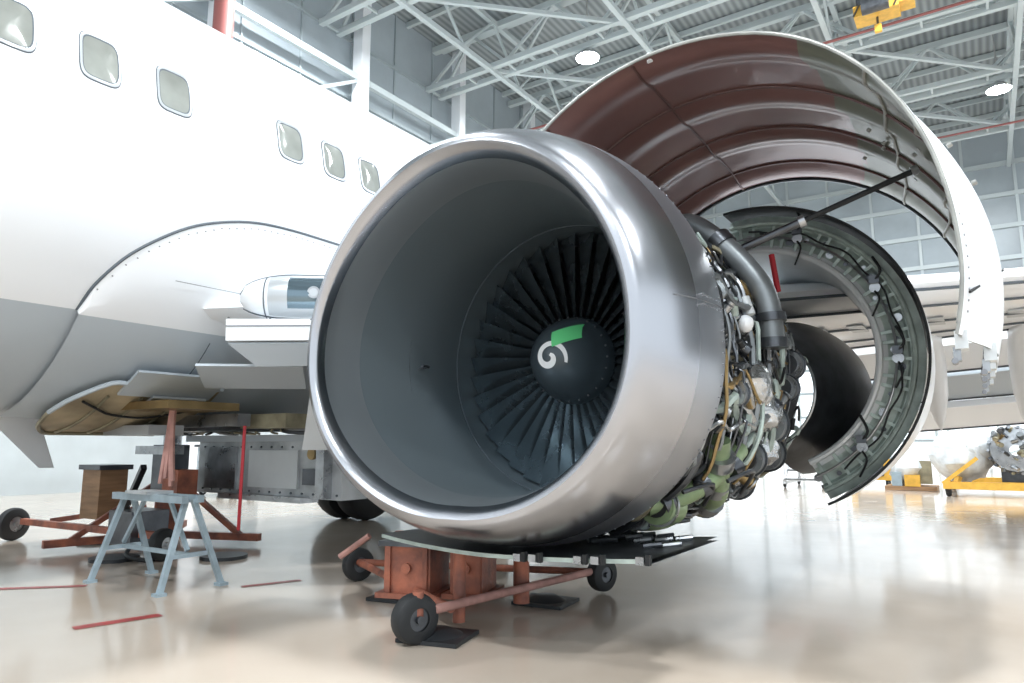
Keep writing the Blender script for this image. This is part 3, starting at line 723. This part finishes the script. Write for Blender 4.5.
# ------------------------------------------------------------------ trestle
mb=MB()
zt_=.62; 
TA=V((-3.35,.22,0));TB=V((-2.58,.24,0)); 
mb.beam(TA+V((-.08,0,zt_)),TB+V((.05,0,zt_)),.05,.05,'bluegrey'); mb.beam(TA+V((-.08,.12,zt_)),TB+V((.05,.12,zt_)),.05,.05,'bluegrey')
for T,dx in ((TA,-.08),(TB,.06)):
    for dy in (-.20,.26):
        mb.beam(T+V((0,.06+dy*.12,zt_)),T+V((dx*.8,.06+dy,.01)),.035,.035,'bluegrey'); mb.box(T+V((dx*.8,.06+dy,.01)),(.07,.07,.02),'bluegrey')
    mb.beam(T+V((dx*.5,-.06,.24)),T+V((dx*.5,.20,.24)),.028,.028,'bluegrey')
mb.beam(TA+V((-.04,.07,.24)),TB+V((.03,.07,.24)),.028,.028,'bluegrey')
mb.beam(TA+V((-.02,.06,.27)),TA+V((.25,.06,zt_)),.025,.025,'bluegrey'); mb.beam(TB+V((.02,.06,.27)),TB+V((-.25,.06,zt_)),.025,.025,'bluegrey')
mb.box((-3.05,.27,zt_+.035),(.3,.2,.02),'mottle')
mb.obj('sawhorse')
mb=MB()
c=V((-5.2,1.5,0))
mb.box(c+V((-.38,-.3,.50)),(.36,.28,.5),'wood'); mb.box(c+V((-.38,-.3,.77)),(.44,.34,.05),'darkmetal')
mb.cyl(c+V((.15,.1,.1)),c+V((.15,.1,1.2)),.09,'steel',n=20); mb.cyl(c+V((.15,.1,.1)),c+V((.15,.1,.75)),.13,'rust',n=20)
for a in (20,140,260):
    d=V((math.cos(math.radians(a)),math.sin(math.radians(a)),0)); p=c+V((.15,.1,.08))
    mb.beam(p,p+d*1.1,.07,.07,'rust'); mb.beam(c+V((.15,.1,.7)),p+d*.9,.05,.05,'rust')
wheel(mb,(-6.5,.75,.17),(1,.3,0),.17,.1); wheel(mb,(-3.9,.9,.14),(1,.3,0),.14,.1)
mb.beam((-6.4,.8,.2),(-3.9,.95,.2),.06,.06,'rust'); mb.beam((-6.0,.9,.22),(-5.3,1.5,.35),.05,.05,'rust')
mb.box((-4.5,1.0,.25),(.4,.35,.3),'darkmetal'); mb.tube([(-4.4,.9,.1),(-4.1,.7,.05),(-3.9,.8,.02),(-4.2,1.0,.02)],.02,'black',n=6)
mb.beam((-5.0,1.1,.3),(-4.3,.9,.8),.05,.05,'darkmetal'); mb.box((-4.2,1.2,.62),(.25,.2,.3),'rust'); mb.box((-4.55,1.3,.75),(.3,.2,.5),'darkmetal'); mb.box((-4.5,1.15,.95),(.5,.2,.08),'steel')
for (x,y) in ((-4.3,.7),(-5.6,1.2),(-3.6,1.3)): mb.cyl((x,y,0.0),(x,y,.03),.2,'plate',n=24)
mb.obj('aircraft_jack')
# ------------------------------------------------------------------ background
st=empty('covered_engine_on_stand')
mb=MB()
ex,ey=2.15,14.6
for dx in (-.6,1.1):
    mb.beam((ex+dx,ey-1.0,.22),(ex+dx,ey+1.8,.22),.12,.12,'yellow')
for dy in (-.9,1.7): mb.beam((ex-.8,ey+dy,.22),(ex+1.3,ey+dy,.22),.14,.14,'yellow')
for dx in (-.6,1.1):
    for dy in (-.6,1.3):
        mb.beam((ex+dx,ey+dy,.2),(ex+dx*.7,ey+dy*.6,.7),.09,.09,'yellow'); wheel(mb,(ex+dx*1.2,ey+dy*1.3,.13),(1,0,0),.13,.1)
mb.beam((ex-.8,ey-.9,.25),(ex-.2,ey-.9,.75),.07,.07,'yellow')
mb.obj('stand_frame',st)
mb=MB(); mb.blob((ex-.45,ey,.80),(.58,.9,.54),'plastic',jit=.10,nu=18,nv=10); mb.blob((ex-.25,ey-.2,1.0),(.42,.6,.42),'plastic',jit=.12,nu=14,nv=8)
mx=ex+.42
mb.lathe((mx,ey-.5,.9),[(.1,-.4),(.40,-.38),(.44,-.1),(.36,.3),(.3,.8)],'steel',n=28)
for i in range(18): a=i*20; mb.cyl((mx+.44*math.cos(math.radians(a)),ey-.85,.9+.44*math.sin(math.radians(a))),(mx+.4*math.cos(math.radians(a+15)),ey+.1,.9+.4*math.sin(math.radians(a+15))),.03,random.choice(['darkmetal','khaki','steel']),n=8)
for i in range(26):
    p=V((mx+random.uniform(-.35,.35),ey-.92,.9+random.uniform(-.4,.4))); mb.cyl(p,p+V((random.uniform(-.1,.1),-.1,random.uniform(-.1,.1))),random.uniform(.02,.06),random.choice(['darkmetal','khaki','steel','brass','pipe']),n=8)
mb.box((mx,ey+.2,.42),(.5,.7,.3),'darkmetal')
mb.obj('covered_engine',st)
mb=MB(); mb.blob((.62,15.8,.50),(.40,.5,.40),'plastic',jit=.15,nu=12,nv=8); mb.box((.65,15.8,.05),(1.0,1.0,.09),'wood'); mb.box((.95,15.5,.4),(.25,.2,.5),'khaki'); mb.box((.4,15.4,.25),(.2,.2,.3),'bluegrey'); mb.box((.7,15.35,.22),(.3,.15,.25),'yellow'); mb.obj('wrapped_crate')
mb=MB()
for (x,y,h) in ((-.3,17,.5),(3.4,17.5,.8)):
    mb.box((x,y,h/2+.15),(.9,.6,h),'yellow'); mb.box((x,y,h+.18),(.8,.5,.06),'darkmetal'); mb.box((x,y-.31,h/2+.15),(.6,.02,h*.6),'darkmetal')
    for dx in (-.35,.35):
        for dy in (-.2,.2): wheel(mb,(x+dx,y+dy,.10),(1,0,0),.10,.06)
    mb.tube([(x-.45,y-.3,.3),(x-.8,y-.5,.5),(x-1.0,y-.6,.9)],.02,'darkmetal',n=6)
mb.obj('ground_power_unit')
mb=MB()
for lv,z in enumerate((1.0,2.2,3.4,4.6)):
    mb.box((8.5,29,z),(15,2.5,.16),'white')
    for x in [1+1.5*i for i in range(11)]: mb.beam((x,27.8,z),(x,27.8,z+1.0),.05,.05,'truss')
    mb.beam((1,27.8,z+1.0),(16,27.8,z+1.0),.05,.05,'truss'); mb.beam((1,27.8,z+.5),(16,27.8,z+.5),.04,.04,'truss')
for x in [1+2.5*i for i in range(7)]:
    for y in (27.8,30.2): mb.beam((x,y,0),(x,y,5.6),.12,.12,'truss')
    mb.beam((x,27.8,0),(x+2.5,27.8,1.0),.06,.06,'truss')
mb.obj('maintenance_dock')
mb=MB()
bx,by=-1.5,15
for i in range(6): mb.box((bx+.0,by+.3*i,.2+.2*i),(.8,.28,.04),'steel')
for dx in (-.42,.42):
    mb.beam((bx+dx,by-.1,.15),(bx+dx,by+1.6,1.3),.05,.1,'white'); mb.beam((bx+dx,by-.1,.9),(bx+dx,by+1.6,2.1),.04,.04,'white')
    for i in range(3): mb.beam((bx+dx,by+.7*i,.3+.5*i),(bx+dx,by+.7*i,1.0+.5*i),.035,.035,'white')
    mb.beam((bx+dx,by+1.6,0.05),(bx+dx,by+1.6,2.1),.06,.06,'white'); mb.beam((bx+dx,by-.1,.12),(bx+dx,by+1.6,.12),.06,.06,'white')
    for dy in (0,1.5): wheel(mb,(bx+dx,by+dy,.09),(1,0,0),.09,.05)
mb.obj('rolling_stairs')
mb=MB()
for (x,y) in ((-10.5,6),(-9.5,9)):
    mb.box((x,y,.55),(1.2,.6,.8),'bluegrey'); mb.box((x,y,.98),(1.3,.7,.05),'darkmetal')
    for i in range(3): mb.box((x,y-.31,.3+.24*i),(1.1,.02,.2),'grey'); mb.box((x,y-.33,.36+.24*i),(.4,.02,.02),'steel')
    for dx in (-.5,.5):
        for dy in (-.2,.2): wheel(mb,(x+dx,y+dy,.08),(1,0,0),.08,.05)
mb.obj('tool_cart')

# ------------------------------------------------------------------ light & camera
w=bpy.data.worlds.new('World'); bpy.context.scene.world=w; w.use_nodes=True
bg=w.node_tree.nodes['Background']; bg.inputs['Color'].default_value=(0.87,0.94,1.0,1); bg.inputs['Strength'].default_value=1.35
cam=bpy.data.cameras.new('camera'); cam.lens=24.6; cam.sensor_width=36
co=bpy.data.objects.new('camera',cam); bpy.context.scene.collection.objects.link(co)
co.location=(2.134,-2.624,1.0); co.rotation_euler=(math.radians(98.4),0,math.radians(33.9))
bpy.context.scene.camera=co
bpy.context.scene.view_settings.view_transform='Standard'
bpy.context.scene.view_settings.exposure=0.22
